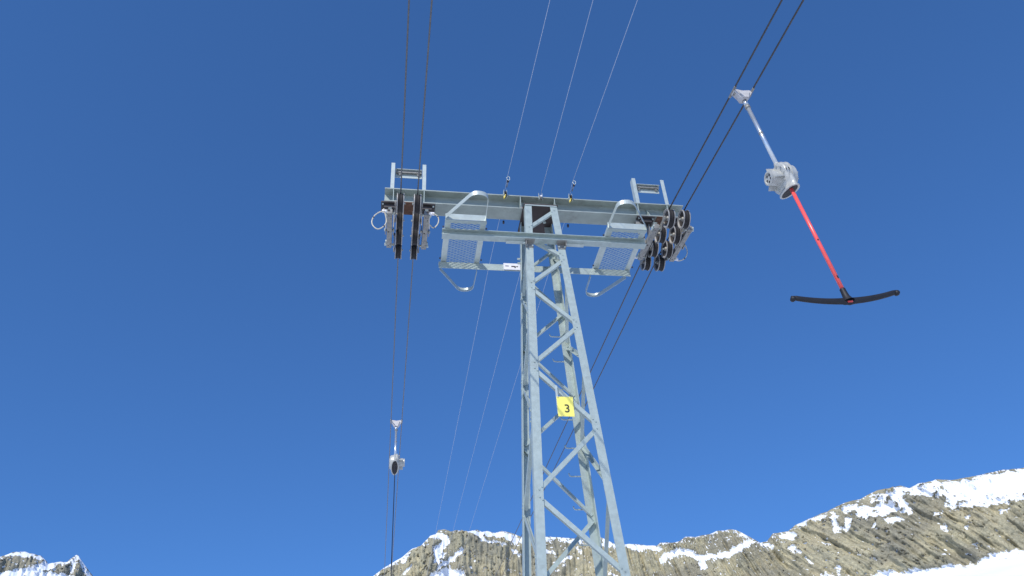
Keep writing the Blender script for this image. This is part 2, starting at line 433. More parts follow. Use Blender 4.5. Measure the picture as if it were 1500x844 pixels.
az_pts = np.array([-60, -45] + [p[0] for p in RIDGE] + [75, 90.]); el_pts = np.array([11, 12.5] + [p[1] for p in RIDGE] + [12, 10.])
def build_mountain(name, a0, a1, dist_fn, base_el, seed):
    azs = np.unique(np.round(np.concatenate([np.arange(a0, a1, 0.5), np.arange(max(a0, -25), min(a1, -17.5), 0.05) if a0 < -17.5 else [], np.arange(max(a0, -1.6), min(a1, 46), 0.05) if a1 > -1 else []]), 3))
    azs = azs[np.concatenate([[True], np.diff(azs) > 0.02])]
    elr = np.interp(azs, az_pts, el_pts)
    D0 = dist_fn(azs)
    rows = np.concatenate([np.arange(0, 6.2, 0.045), np.arange(6.2, 14.5, 0.35)])
    A, Rr = np.meshgrid(azs, rows)
    EL0 = elr[None, :] - Rr
    E = np.radians(np.maximum(EL0, 1.0))
    s0 = azs / 57.3 * D0
    elr2 = elr + 0.035 * fbm(s0 / 9.0, s0 * 0, 3, seed + 5)
    t60 = math.tan(math.radians(62)); t30 = math.tan(math.radians(31))
    kern = np.exp(-np.linspace(-2, 2, 41) ** 2); kern /= kern.sum()
    z0 = D0 * np.tan(np.radians(np.convolve(np.pad(elr, 20, mode='edge'), kern, 'valid')))
    bel = np.convolve(np.pad(np.minimum(base_el(azs), elr - 1.2), 20, mode='edge'), kern, 'valid')
    eb = np.radians(bel)
    D1 = (D0 * t60 - z0) / (t60 - np.tan(eb)); z1 = D1 * np.tan(eb)
    cliff = (D0 * t60 - z0)[None, :] / (t60 - np.tan(E))
    apron = (D1 * t30 - z1)[None, :] / (t30 - np.minimum(np.tan(E), t30 * .9))
    isc = EL0 > bel[None, :]
    D = np.where(isc, cliff, apron)
    EE = np.minimum(E, np.radians(elr2)[None, :]); EE[0, :] = np.radians(elr2)
    Z = D * np.tan(EE)
    S = A / 57.3 * D0[None, :]
    # ribs and gullies, leaning to the right on the right-hand wall
    shear = np.clip((A - 14) / 14, 0, 1) * 0.75
    SS = S + shear * Z
    rib = 1 - np.abs(fbm(SS / 26, Z / 120, 3, seed + 1)) * 2
    rib2 = 1 - np.abs(fbm(SS / 8, Z / 45, 3, seed + 2)) * 2
    lump = fbm(S / 60, Z / 45, 5, seed + 3)
    fine = fbm(S / 7, Z / 7, 4, seed + 4)
    fade = np.clip(Rr / 0.25, 0, 1) * np.where(isc, 1, np.clip(1 - (bel[None, :] - EL0) / 0.5, 0.0, 1))
    # snow value
    SV = np.full(A.shape, -1.0)
    ca = np.cos(np.radians(17))
    WA = 0.16 * fbm(S / 8, Z / 8, 4, seed + 61, .7); WE = 0.13 * fbm(S / 9, Z / 9, 4, seed + 62, .6)
    for r, pl in SNOW:
        best = np.full(A.shape, 9.0)
        if len(pl) > 1:
            mnx = min(p[0] for p in pl) - 3 * r - .3; mxx = max(p[0] for p in pl) + 3 * r + .3
        c0 = np.searchsorted(azs, mnx); c1 = np.searchsorted(azs, mxx)
        if c1 <= c0: continue
        a = A[:, c0:c1] * ca + WA[:, c0:c1]; e = EL0[:, c0:c1] + WE[:, c0:c1]
        bst = np.full(a.shape, 9.0)
        for (x0, y0), (x1, y1) in zip(pl[:-1], pl[1:]):
            x0 *= ca; x1 *= ca
            L2 = (x1 - x0) ** 2 + (y1 - y0) ** 2 + 1e-9
            t = np.clip(((a - x0) * (x1 - x0) + (e - y0) * (y1 - y0)) / L2, 0, 1)
            bst = np.minimum(bst, np.hypot(a - x0 - t * (x1 - x0), e - y0 - t * (y1 - y0)))
        SV[:, c0:c1] = np.maximum(SV[:, c0:c1], np.clip((r * 1.02 - bst) / 0.26, -1, 1))
    SV = np.where(SV > -1, SV, -1)
    apr = np.clip((bel[None, :] - 0.15 - EL0) / 0.2 + 1.3 * np.maximum(0, fbm(S / 6, Z / 60, 3, seed + 33) - .1), -1, 1)
    SV = np.maximum(SV, apr)
    rocks = np.clip((fbm(S / 7, Z / 3.6, 4, seed + 71, .65) - 0.20) * 6, 0, 1.6) * np.clip((A - 30) / 3, 0, 1) * np.clip(1 - (A - 38) / 5, .45, 1) * isc
    SV = SV - rocks
    sn_noise = fbm(SS / 7, Z / 6, 4, seed + 9, 0.6)
    SV = SV + 0.62 * sn_noise + 0.60 * fbm(SS / 2.6, Z / 3.6, 3, seed + 12, .65)
    SV = np.maximum(SV, (sn_noise - 0.50) * 3)
    top = np.clip(1 - Rr / 0.9, 0, 1) * np.where(A < 22, .42, .25)
    SV = np.maximum(SV, (fbm(SS / 3.2, Z / 3.5, 3, seed + 31, .6) + top - 0.52) * 4)
    snow_soft = np.clip(SV * 1.5 + .5, 0, 1)
    disp = 12 * rib + 6 * rib2 + 17 * lump + 3.5 * fine
    disp = disp * (1 - 0.5 * snow_soft) * fade
    D = D - disp
    D = D - 26 * fbm(S / 170, Z / 120, 4, seed + 95) * np.clip((bel[None, :] - EL0 - .2) / 2.5, 0, 1)
    D = D - 2.2 * fbm(S / 45, Z / 9, 3, seed + 90) * np.clip(Rr / .5, 0, 1) * snow_soft
    X = D * np.sin(np.radians(A)); Y = D * np.cos(np.radians(A))
    gr = np.clip((A - 29) / 4, 0, 1) * np.clip((Rr - .3) / .5, 0, 1) * np.clip((2.3 - Rr) / 0.6, 0, 1) * 0.75
    gr = np.maximum(gr, np.clip(0.35 + 1.6 * fbm(S / 55, Z / 40, 4, seed + 20), 0, 1) * 0.8)
    gr = np.maximum(gr, np.where(A < -15, 0.8, 0))
    # far side of the ridge
    nb = 4
    Xb = []; Yb = []; Zb = []
    for k in range(nb, 0, -1):
        Db = D0 + 90 * k; Xb.append(Db * np.sin(np.radians(azs))); Yb.append(Db * np.cos(np.radians(azs))); Zb.append(Z[0] - 75 * k)
    X = np.vstack(Xb + [X]); Y = np.vstack(Yb + [Y]); Z = np.vstack(Zb + [Z]) + 1.6
    SV = np.vstack([np.full((nb, len(azs)), 1.0), SV])
    ST = np.vstack([np.zeros((nb, len(azs))), SS])
    GR = np.vstack([np.zeros((nb, len(azs))), gr])
    nr, nc = X.shape
    verts = np.stack([X, Y, Z], -1).reshape(-1, 3)
    i, j = np.meshgrid(np.arange(nr - 1), np.arange(nc - 1), indexing='ij')
    q = np.stack([i * nc + j, (i + 1) * nc + j, (i + 1) * nc + j + 1, i * nc + j + 1], -1).reshape(-1, 4)
    me = bpy.data.meshes.new(name)
    me.vertices.add(len(verts)); me.vertices.foreach_set('co', verts.astype(np.float32).ravel())
    me.loops.add(q.size); me.loops.foreach_set('vertex_index', q.astype(np.int32).ravel())
    me.polygons.add(len(q)); me.polygons.foreach_set('loop_start', np.arange(0, q.size, 4, dtype=np.int32))
    me.polygons.foreach_set('loop_total', np.full(len(q), 4, dtype=np.int32))
    me.update(calc_edges=True); me.validate()
    me.polygons.foreach_set('use_smooth', np.ones(len(me.polygons), dtype=bool))
    for nm, arr in (('snow', SV), ('strata', ST), ('greyness', GR)):
        at = me.attributes.new(nm, 'FLOAT', 'POINT'); at.data.foreach_set('value', arr.astype(np.float32).ravel())
    me.materials.append(MTN)
    o = bpy.data.objects.new(name, me); COL.objects.link(o)
    ORG[o.name] = Vector((0, 0, 0))
    return tag(o, kind='structure')
build_mountain('mountain', -9, 90, lambda a: 1250 + 90 * np.sin(a / 9) + 5 * np.clip(a - 20, 0, 40), lambda a: np.where(a > 31, np.interp(a, [31, 34, 37, 39, 42, 60], [13.75, 13.75, 13.6, 13.6, 13.85, 13.2]), 13.75), 11)
build_mountain('distant_mountain', -60, -6, lambda a: 2300 + 60 * np.sin(a / 14), lambda a: 12 + 0 * a, 41)

# ---------------------------------------------------------------- the lift tower
O = Vector((2.2480, 9.4337, 8.6461 + 1.6))            # underside of the crossbeam, on the tower's axis
BASE = Vector((O.x, O.y, ground_z(O.x, O.y)))
def P(x, y, z): return O + Vector((x, y, z))
X1, Y1, Z1 = Vector((1, 0, 0)), Vector((0, 1, 0)), Vector((0, 0, 1))
def half(z): return 0.262 + 0.0471 * (-z)    # half width of the lattice at height z (outer corner)

tower = thing('lift_tower', 'galvanised lattice drag lift tower with wide I-beam crossbar on top', 'lift tower', BASE)
LW, LT = 0.112, 0.012
ZB = BASE.z - O.z
for sx in (-1, 1):
    for sy in (-1, 1):
        h0, h1 = half(-0.022), half(ZB + 0.28)
        mb = MB().angle(P(sx * h0, sy * h0, -0.022), P(sx * h1, sy * h1, ZB + 0.28), X1 * -sx, Y1 * -sy, LW, LW, LT)
        mb.build('leg', GALV, tower)
        MB().box(P(sx * half(ZB), sy * half(ZB), ZB + 0.14), (0.42, 0.42, 0.28)).build('footing', CONC, tower, bevel=0.02)

def brace(face, a, b, w=0.057, t=0.007):
    """face: 'front','back','left','right'; a, b: (side, depth below beam)"""
    def pt(side, z):
        h = half(z); e = h - 0.045
        d = h - LT - 0.002
        if face == 'front': return P(side * e, -d, z)
        if face == 'back': return P(side * e, d, z)
        if face == 'left': return P(-d, side * e, z)
        return P(d, side * e, z)
    inward = {'front': Y1, 'back': -Y1, 'left': X1, 'right': -X1}[face]
    p0, p1 = pt(*a), pt(*b)
    d = (p1 - p0).normalized()
    side = d.cross(inward).normalized()
    if side.z < 0: side = -side
    mb = MB().angle(p0 - side * w / 2, p1 - side * w / 2, side, inward, w, w * 0.9, t)
    out = -inward
    for p, dd in ((p0, d), (p1, -d)):
        for k in (0.02, 0.07):
            mb.bolt(p + dd * k + out * LT, out, 0.011, 0.012)
    mb.build('brace', GALV, tower)
def zigzag(face, pts):
    for (s0, z0), (s1, z1) in zip(pts[:-1], pts[1:]):
        brace(face, (s0, -z0 - 0.035), (s1, -z1 + 0.035))
zigzag('front', [(1, .07), (-1, .56)])
zigzag('front', [(-1, .70), (1, 1.12), (-1, 1.70), (1, 2.40), (-1, 3.12), (1, 4.03), (-1, 4.98), (1, 5.98), (-1, 7.05), (1, 8.15), (-1, 9.0)])
zigzag('back', [(1, .50), (-1, 1.03), (1, 1.72), (-1, 2.37), (1, 3.18), (-1, 3.95), (1, 4.93), (-1, 5.97), (1, 7.05), (-1, 8.15), (1, 9.0)])
zigzag('left', [(-1, .80), (1, 1.48), (-1, 2.24), (1, 3.02), (-1, 3.86), (1, 4.86), (-1, 5.80), (1, 6.9), (-1, 8.0), (1, 9.0)])
zigzag('right', [(1, .62), (-1, 1.32), (1, 2.30), (-1, 2.98), (1, 3.88), (-1, 4.85), (1, 5.85), (-1, 6.9), (1, 8.0), (-1, 9.0)])

# climbing pegs on the far right leg: straight rods with an upturned tip
for zz in [-2.13, -2.56, -3.02, -3.50, -3.93, -4.34, -4.80, -5.27, -5.72, -6.17, -6.62, -7.07]:
    h = half(zz)
    pth = [P(h - 0.06, h + 0.012, zz), P(h - 0.24, h + 0.012, zz), P(h - 0.262, h + 0.012, zz + 0.006), P(h - 0.272, h + 0.012, zz + 0.028), P(h - 0.274, h + 0.012, zz + 0.045)]
    MB().tube(pth, 0.0095, 8).build('climbing_peg', GALV_LIGHT, tower)

# crossbeam: wide-flange beam
BL, BW, BH, TF, TWb = 2.5, 0.29, 0.287, 0.018, 0.012
def ibeam(x0, x1, yc, zb, W, H, tf, tw):
    poly = [(-W/2, 0), (W/2, 0), (W/2, tf), (tw/2, tf), (tw/2, H - tf), (W/2, H - tf), (W/2, H), (-W/2, H), (-W/2, H - tf), (-tw/2, H - tf), (-tw/2, tf), (-W/2, tf)]
    return MB().sweep(P(x0, yc, zb), P(x1, yc, zb), Y1, Z1, poly)
beam = ibeam(-BL, BL, 0, 0, BW, BH, TF, TWb).build('crossbeam', GALV_BEAM, tower)
for x in (-2.36, -1.872, -0.30, 0.272, 1.70, 2.215):
    for sy in (-1, 1):
        w = BW / 2 - TWb / 2 - 0.004
        MB().box(P(x, sy * (TWb / 2 + w / 2), BH / 2), (0.011, w, BH - 2 * TF)).build('stiffener', GALV, beam)
MB().prism([(0, 0), (-0.13, 0), (0, 0.25)], P(1.885, -TWb / 2, TF), Y1, Z1, X1, 0.012).build('gusset', GALV, beam)
# rust film and plate where the beam meets the tower
MB().box(P(-0.015, -BW / 2 + 0.03, TF + 0.010), (0.56, 0.05, 0.018)).build('packing_plate', RUST, tower)
MB().box(P(0, 0.07, -0.012), (2 * half(0) + 0.03, 2 * half(0) + 0.17, 0.020)).build('cap_plate', BROWN, tower)
cb = MB()
for x, y in ((0.13, -0.02), (-0.13, -0.02), (0.13, 0.13), (-0.13, 0.13)):
    cb.lathe([(0, 0.001), (0, 0.026), (-0.014, 0.026), (-0.014, 0.001)], P(x, y, -0.023), Z1, seg=12)
cb.build_each('cap_bolt', GALV_LIGHT, tower)
MB().bar(P(-0.26, -0.27, -0.028), P(0.26, -0.27, -0.028), 0.012, 0.02).build('front_tie', GALV_LIGHT, tower)

# service rails carrying the platforms
RZ = -0.852
rail = ibeam(-1.60, 1.60, -0.345, RZ, 0.125, 0.112, 0.009, 0.007).build('near_rail', GALV, tower)
fr = MB().angle(P(-1.60, 0.405, -0.742), P(1.56, 0.405, -0.742), -Z1, Y1, 0.122, 0.085, 0.009).build('far_rail', GALV, tower)
h8 = half(-.85)
for sx in (-1, 1):
    c = MB()
    x = sx * (h8 - 0.05)
    c.box(P(x, -h8 - 0.006, RZ - 0.055), (0.125, 0.012, 0.10))
    c.box(P(x, -h8 - 0.052, RZ - 0.008), (0.15, 0.09, 0.010))
    c.box(P(x + sx * 0.06, -h8 - 0.045, RZ - 0.05), (0.010, 0.07, 0.075))
    c.build('rail_bracket', CAST, tower)
    c = MB()
    for k in (-.045, .045):
        c.bolt(P(x + k, -h8 - 0.012, RZ - 0.075), -Y1, 0.013, 0.02)
    c.bolt(P(x + sx * 0.07, -h8 - 0.045, RZ - 0.045), X1 * sx, 0.012, 0.03)
    c.build_each('bracket_bolt', GALV_LIGHT, tower)
    c = MB().box(P(sx * (h8 + 0.13), -0.30, RZ - 0.006), (0.36, 0.07, 0.010))
    c.build('strap_plate', GALV_LIGHT, tower)
    # u-bolts clamping the far rail to the rear legs
    c = MB()
    for k in (-.03, -.09):
        c.bolt(P(sx * h8, h8 - 0.06, -0.70 + k * 1.5), X1 * sx, 0.016, 0.05)
        c.tube([P(sx * (h8 - .12), 0.40, -0.76 + k), P(sx * (h8 - .12), 0.33, -0.76 + k)], 0.009, 8)
    c.build_each('clamp_bolt', GALV_LIGHT, tower)
jp = MB().box(P(-0.42, 0.392, -0.79), (0.27, 0.014, 0.125)).build('junction_plate', WHITE, tower)
jm = MB()
jm.box(P(-0.50, 0.384, -0.785), (0.055, 0.004, 0.014)); jm.box(P(-0.405, 0.384, -0.79), (0.05, 0.004, 0.022)); jm.box(P(-0.37, 0.384, -0.80), (0.022, 0.004, 0.04)); jm.box(P(-0.335, 0.384, -0.79), (0.03, 0.004, 0.016))
jm.build_each('slot', DARKM, jp)

# lifting frames standing on both ends of the crossbeam
def lifting_frame(x0, x1):
    f = bpy.data.objects.new('lifting_frame', None); COL.objects.link(f); f.parent = tower
    org = P((x0 + x1) / 2, -0.1, BH); f.location = org - BASE; ORG[f.name] = org; f.empty_display_size = .2
    for x, s in ((x0, 1), (x1, -1)):
        poly = [(0, 0), (0.06, 0), (0.06, 0.007), (0.007, 0.007), (0.007, 0.10), (0, 0.10)]
        MB().sweep(P(x - s * 0.03, -0.14, BH), P(x - s * 0.03, -0.14, 0.865), X1 * s, Y1, poly).build('post', GALV_LIGHT, f)
    zt = 0.80
    w0, w1 = x0 + 0.035, x1 - 0.035
    poly = [(-0.01, 0), (0.07, 0), (0.07, -0.135), (0.063, -0.135), (0.063, -0.008), (-0.01, -0.008)]
    MB().sweep(P(w0, -0.07, zt), P(w1, -0.07, zt), Y1, Z1, poly).build('crossbar', GALV_LIGHT, f)
    c = MB().box(P((w0 + w1) / 2, -0.035, zt - 0.038), (w1 - w0 - .01, 0.03, 0.034))
    c.build('slide_bar', CAST, f)
    c = MB()
    for k in (-.15, .16): c.lathe([(0, .001), (0, .026), (.03, .026), (.03, .001)], P((w0 + w1) / 2 + k, -0.005, zt - 0.07), -Y1, seg=10)
    c.build_each('stop', CAST, f)
lifting_frame(-2.385, -1.875)
lifting_frame(1.715, 2.225)

# ---------------------------------------------------------------- maintenance platforms
def platform(sx, label):
    xi, xo = 0.945 * sx, 1.565 * sx          # inner, outer edge
    y0, y1 = -0.60, 0.55
    zb = -0.733
    t = thing('maintenance_platform', label, 'platform', P((xi + xo) / 2, 0, zb), 'service platforms under the crossbeam')
    for x, s in ((xi, 1), (xo, -1)):
        # folded side members
        n = X1 * (sx * s)
        MB().sweep(P(x, y0, zb), P(x, y1, zb), n, Z1, [(0, 0), (0.085, 0), (0.085, 0.006), (0.006, 0.006), (0.006, 0.06), (0, 0.06)]).build('side_member', GALV_LIGHT, t)
    for y, s in ((y0, 1), (y1, -1)):
        MB().box(P((xi + xo) / 2, y + s * 0.004 - s * .012, zb + 0.055), (abs(xo - xi), 0.006, 0.11)).build('kick_plate', GALV_LIGHT, t)
        if s > 0: MB().box(P((xi + xo) / 2, y + s * 0.035, zb - 0.003), (abs(xo - xi) + .012, 0.07, 0.006)).build('end_strip', GALV, t)
    # expanded metal: wavy strands that touch their neighbours, each strand tilted
    g = MB()
    xa, xb = min(xi, xo) + 0.02, max(xi, xo) - 0.02
    sw, lw = 0.042, 0.095
    ncol = int(round((xb - xa) / (lw / 2))); dx = (xb - xa) / ncol
    nrow = int((y1 - y0 - 0.08) / sw)
    for r in range(nrow * 2):
        yb = y0 + 0.05 + r * sw / 2 * 1.0
        if r % 2: continue
        for half_ in (0, 1):
            ybase = yb + half_ * sw / 2
            ph = half_
            for c in range(ncol):
                a = ((c + ph) % 2) * 1.0; b = ((c + 1 + ph) % 2) * 1.0
                ya = ybase + (a - .5) * sw * 0.5; yb2 = ybase + (b - .5) * sw * 0.5
                p0 = P(xa + c * dx, ya, zb + 0.016); p1 = P(xa + (c + 1) * dx, yb2, zb + 0.016)
                w = 0.0048
                g.sweep(p0, p1, Vector((0, 1, 0.45)).normalized(), Vector((0, -0.45, 1)).normalized(), [(-w, -0.0012), (w, -0.0012), (w, 0.0012), (-w, 0.0012)])
    o = g.build('grating', GALV_LIGHT, t); o['kind'] = 'stuff'
    # guard loops: flat strip on edge, one towards the valley, one uphill
    for d, yy in ((-1, y0 - .012), (1, y1 + .10)):
        pts = []
        yl = 0.53
        outer = Vector((xo, yy, 0)); inner = Vector((xi + 0.012 * sx, yy, 0))
        apex_in = Vector((xi + 0.03 * sx, yy + d * yl, 0)); apex_out = Vector((xi + 0.25 * sx, yy + d * (yl + 0.04), 0))
        ctrl = [outer, apex_out, apex_in, inner]
        def rnd(a, b, c, r, n=7):
            u = (a - b).normalized(); v = (c - b).normalized()
            r_ = min(r, (a - b).length * .48, (c - b).length * .48)
            pa, pc = b + u * r_, b + v * r_
            return [(pa * (1 - t) ** 2 + b * 2 * t * (1 - t) + pc * t * t) for t in [k / n for k in range(n + 1)]]
        line = [outer] + rnd(outer, apex_out, apex_in, 0.16) + rnd(apex_out, apex_in, inner, 0.14) + [inner]
        hgt, th = 0.076, 0.005
        vs = []; n = len(line)
        zc = zb + 0.045
        for i, p in enumerate(line):
            dd = (line[min(i + 1, n - 1)] - line[max(i - 1, 0)]).normalized(); nn = Vector((-dd.y, dd.x, 0)) * th / 2
            for q, zq in ((p - nn, -hgt / 2), (p + nn, -hgt / 2), (p + nn, hgt / 2), (p - nn, hgt / 2)):
                vs.append(P(q.x, q.y, zc + zq))
        fs = [(i * 4 + k, i * 4 + (k + 1) % 4, (i + 1) * 4 + (k + 1) % 4, (i + 1) * 4 + k) for i in range(n - 1) for k in range(4)] + [(0, 1, 2, 3), tuple(range(4 * n - 4, 4 * n))]
        MB().add(vs, fs).build('guard_loop', GALV_LIGHT, t)
    c = MB()
    for x in (xi - sx * .01, xo + sx * .01):
        c.bolt(P(x, y1 - 0.22, zb - 0.0), X1 * (1 if x > (xi + xo) / 2 else -1), 0.014, 0.02)
        c.bolt(P(x, y0 + 0.2, zb + 0.03), X1 * (1 if x > (xi + xo) / 2 else -1), 0.014, 0.02)
    c.build_each('platform_bolt', DARKM, t)
platform(-1, 'slatted steel service platform with guard loops left of the tower')
platform(1, 'slatted steel service platform with guard loops right of the tower')

# ---------------------------------------------------------------- sheave assemblies
MS = 0.105                                    # slope of the sheave trains
def sheave_assembly(X, side, label, sensor_end, loop):
    """X: rope plane; side: +1/-1 the side on which arm and mounting sit"""
    def zc(y): return -0.428 + MS * y
    t = thing('sheave_assembly', label, 'pulley battery', P(X + side * .15, 0, 0), 'sheave assemblies at the ends of the crossbeam')
    ycs = (-0.64, -0.205, 0.21, 0.625)
    for y in ycs:
        o = P(X, y, zc(y))
        rim = MB().lathe([(-.055, .136), (-.055, .151), (-.041, .153), (-.037, .120), (.037, .120), (.041, .153), (.055, .151), (.055, .136), (.036, .118), (-.036, .118), (-.055, .136)], o, X1, 36)
        sh = rim.build('sheave', RIMM, t)
        MB().lathe([(-.0365, .119), (-.0400, .147), (-.014, .139), (0, .134), (.014, .139), (.0400, .147), (.0365, .119)], o, X1, 36, True).build('tyre', RUBBER, sh)
        MB().lathe([(-.018, .0001), (-.018, .085), (-.028, .100), (-.034, .118), (-.048, .134), (-.030, .119), (.030, .119), (.048, .134), (.034, .118), (.028, .100), (.018, .085), (.018, .0001)], o, X1, 32, True).build('disc', DISC, sh)
        MB().lathe([(-.058, .0001), (-.058, .014), (-.045, .016), (-.042, .030), (-.020, .040), (.020, .040), (.042, .030), (.045, .016), (.058, .014), (.058, .0001)], o, X1, 18).build('hub', CAST, sh)
    # rockers joining two sheaves each, on the arm's side; thin cheek plates on the other
    for k in (0, 2):
        ya, yb = ycs[k], ycs[k + 1]
        for sx, th in ((side, 0.014), ):
            x = X + sx * 0.072
            mb = MB().bar(P(x, ya - .03, zc(ya) - 0.0), P(x, yb + .03, zc(yb)), th, 0.058, Z1)
            mb.lathe([(-.012, .001), (-.012, .036), (.012, .036), (.012, .001)], P(x, ya, zc(ya)), X1, 14)
            mb.lathe([(-.012, .001), (-.012, .036), (.012, .036), (.012, .001)], P(x, yb, zc(yb)), X1, 14)
            mb.prism([(-.09, 0), (.09, 0), (.03, -.055), (-.03, -.055)], P(x, (ya + yb) / 2, (zc(ya) + zc(yb)) / 2 - .02), Y1, Z1, X1, .016)
            mb.build('rocker', CAST, t, bevel=0.003)
        mb = MB()
        x = X - side * 0.060
        for y in (ya, yb):
            mb.bolt(P(x, y, zc(y)), X1 * -side, 0.016, 0.014)
        ym = (ya + yb) / 2
        mb.tube([P(X + side * .06, ym, zc(ym) - .045), P(X + side * .21, ym, zc(ym) - .045)], .02, 10)
        mb.bolt(P(X + side * .205, ym, zc(ym) - .045), X1 * side, .024, .02)
        mb.build_each('pin', GALV_LIGHT, t)
    xa = X + side * 0.152
    ya, yb = -0.47, 0.47
    am = MB().bar(P(xa, ya, zc(ya) - .035), P(xa, yb, zc(yb) - .035), 0.082, 0.085, Z1)
    arm = am.build('arm', CAST, t, bevel=0.006)
    c = MB()
    dn = Vector((0, MS, -1)).normalized()
    for y in (-0.40, -0.33, 0.02, 0.36, 0.40):
        c.lathe([(0, .001), (0, .009 if y != 0.02 else .013), (.002, .009 if y != .02 else .013), (.002, .001)], P(xa + (0.02 if y in (-.33, .36) else -0.012), y, zc(y) - .0775), dn, 10)
    c.build_each('drain_hole_disc', HOLE_SHADE, arm)  # flat dark discs, the shade of open holes put into colour
    c = MB()
    c.bar(P(xa, ya + .10, zc(ya) - .02), P(xa, ya + .02, zc(ya) + .06), 0.05, 0.03, Z1)
    c.box(P(xa + side * .05, ya + .05, zc(ya) - .03), (.022, .11, .03)); c.box(P(xa + side * .05, yb - .07, zc(yb) - .03), (.022, .11, .03))
    c.build_each('rope_catcher', GALV_LIGHT, t)
    # mounting: dark head plate under the beam flange and two cheeks down to the arm's pivot
    mb = MB()
    mb.box(P(xa, -0.02, -0.014), (0.30, 0.25, 0.024))
    mb.box(P(xa, -0.02, -0.06), (0.20, 0.16, 0.07))
    mb.build('head_plate', DARKM, t, bevel=0.004)
    zb_ = zc(0) - 0.04
    for k in (-1, 1):
        MB().box(P(xa + k * .060, 0.02, (zb_ - .04 - .03) / 2), (0.014, 0.13, abs(zb_ - .04) - .03)).build('cheek', CAST, t)
    if X > 0 and side < 0: MB().box(P(xa - .12, -0.06, -0.19), (0.10, 0.012, 0.30)).build('stay_plate', CAST, t)
    c = MB(); c.tube([P(xa - .08, 0.02, zb_ ), P(xa + .08, 0.02, zb_)], .022, 12)
    for bx_, by_ in ((-.12, -.11), (.12, -.11), (-.12, .07), (.12, .07)):
        c.bolt(P(xa + bx_, by_, -.026), -Z1, .014, .022)
    c.build_each('pivot_bolt', GALV_LIGHT, t)
    # rope derailment switch: white housing with a cable loop
    ys = sensor_end * 0.455
    xs_ = xa + side * 0.075
    sw_ = MB().box(P(xs_, ys, zc(ys) - .03), (0.085, 0.035, 0.042)).build('sensor', WHITE, t, bevel=0.004)
    c = MB().box(P(xs_ - side * .055, ys, zc(ys) - .02), (.04, .05, .03)); c.build('sensor_foot', DARKM, sw_)
    if loop:
        pts = [P(*p) for p in loop]
        # smooth through the points
        sm = []
        for i in range(len(pts) - 1):
            p_1 = pts[max(i - 1, 0)]; p0 = pts[i]; p1 = pts[i + 1]; p2 = pts[min(i + 2, len(pts) - 1)]
            for k in range(6):
                u = k / 6
                sm.append(0.5 * ((2 * p0) + (p1 - p_1) * u + (2 * p_1 - 5 * p0 + 4 * p1 - p2) * u * u + (3 * p0 - p_1 - 3 * p1 + p2) * u ** 3))
        sm.append(pts[-1])
        MB().tube(sm, 0.009, 8).build('cable_loop', LEAD, t)
        c = MB()
        for k in (len(sm) // 4, len(sm) * 2 // 3):
            c.tube([sm[k], sm[k + 1]], 0.0125, 8)
        c.build_each('tape', TAPE, t)
    return t
XL0, XL1, XR0, XR1 = -2.245, -1.993, 1.957, 2.205
sheave_assembly(XL0, -1, 'outermost left battery of four black pulleys with large cream cable loop', -1,
    [(-2.47, -.47, -.52), (-2.55, -.47, -.545), (-2.625, -.46, -.62), (-2.655, -.45, -.72), (-2.63, -.45, -.81), (-2.56, -.45, -.865), (-2.48, -.44, -.80), (-2.44, -.42, -.68), (-2.46, -.45, -.58), (-2.49, -.47, -.47)])
sheave_assembly(XL1, 1, 'left battery of four black pulleys nearest the left platform', -1,
    [(-1.76, -.47, -.515), (-1.71, -.47, -.53), (-1.665, -.46, -.58), (-1.66, -.45, -.66), (-1.69, -.45, -.74), (-1.74, -.44, -.775), (-1.79, -.42, -.70), (-1.82, -.38, -.62)])
sheave_assembly(XR0, -1, 'right battery of four pulleys nearest the right platform', 1, None)
sheave_assembly(XR1, 1, 'outermost right battery of four pulleys with bowed cable', 1,
    [(2.42, .46, -.42), (2.50, .48, -.42), (2.60, .48, -.37), (2.67, .48, -.27), (2.69, .48, -.17), (2.66, .46, -.05), (2.60, .40, .0), (2.48, .2, -.30), (2.42, .1, -.42)])
for x, nm in (((XL0 + XL1) / 2, 'l'), ((XR0 + XR1) / 2, 'r')):
    MB().box(P(x, 0.0, -0.006), (0.17, BW + 0.004, 0.010)).build('wear_plate', RUST, tower)

# ---------------------------------------------------------------- haul ropes
def rope_z(y):
    if y < -.64: return -0.361 + 0.115 * (y + .64)
    if y < .625: return -0.361 + MS * (y + .64)
    return -0.228 + 0.036 * (y - .625)
def strand_tube(mb, pts, r, lay=0.16, step=0.016):
    """rope with six twisted strands"""
    seg = 18
    p0, p1 = V(pts[0]), V(pts[-1]); L = (p1 - p0).length; n = int(L / step)
    a, b, d = frame(p1 - p0)
    vs = []
    for i in range(n + 1):
        c = p0 + (p1 - p0) * (i / n); ph = 2 * PI * (i * step) / lay
        for k in range(seg):
            th = 2 * PI * k / seg
            rr = r * (1 + 0.17 * math.cos(6 * (th - ph)))
            vs.append(c + (a * math.cos(th) + b * math.sin(th)) * rr)
    fs = [(i * seg + k, i * seg + (k + 1) % seg, (i + 1) * seg + (k + 1) % seg, (i + 1) * seg + k) for i in range(n) for k in range(seg)]
    mb.add(vs, fs, True)
def haul_rope(Xa, Xb, label, material, r=0.0102):
    """Xa: x at the sheaves; slight splay towards the next tower"""
    mb = MB()
    strand_tube(mb, [P(Xa, -9.5, rope_z(-9.5)), P(Xa, -.64, rope_z(-.64))], r)
    mb.tube([P(Xa, -60, rope_z(-60)), P(Xa, -9.5, rope_z(-9.5))], r, 10)
    pts = [P(Xa, y, rope_z(y)) for y in (-.64, -.2, .2, .625)] + [P(Xa + (Xb - Xa) * min(1, y / 20), y, rope_z(y)) for y in (2, 4, 7, 10, 15, 20, 28, 38, 48, 60)]
    mb.tube(pts, r, 12)
    tag(mb.build('haul_rope', material), label, 'rope', 'haul ropes over the pulleys')
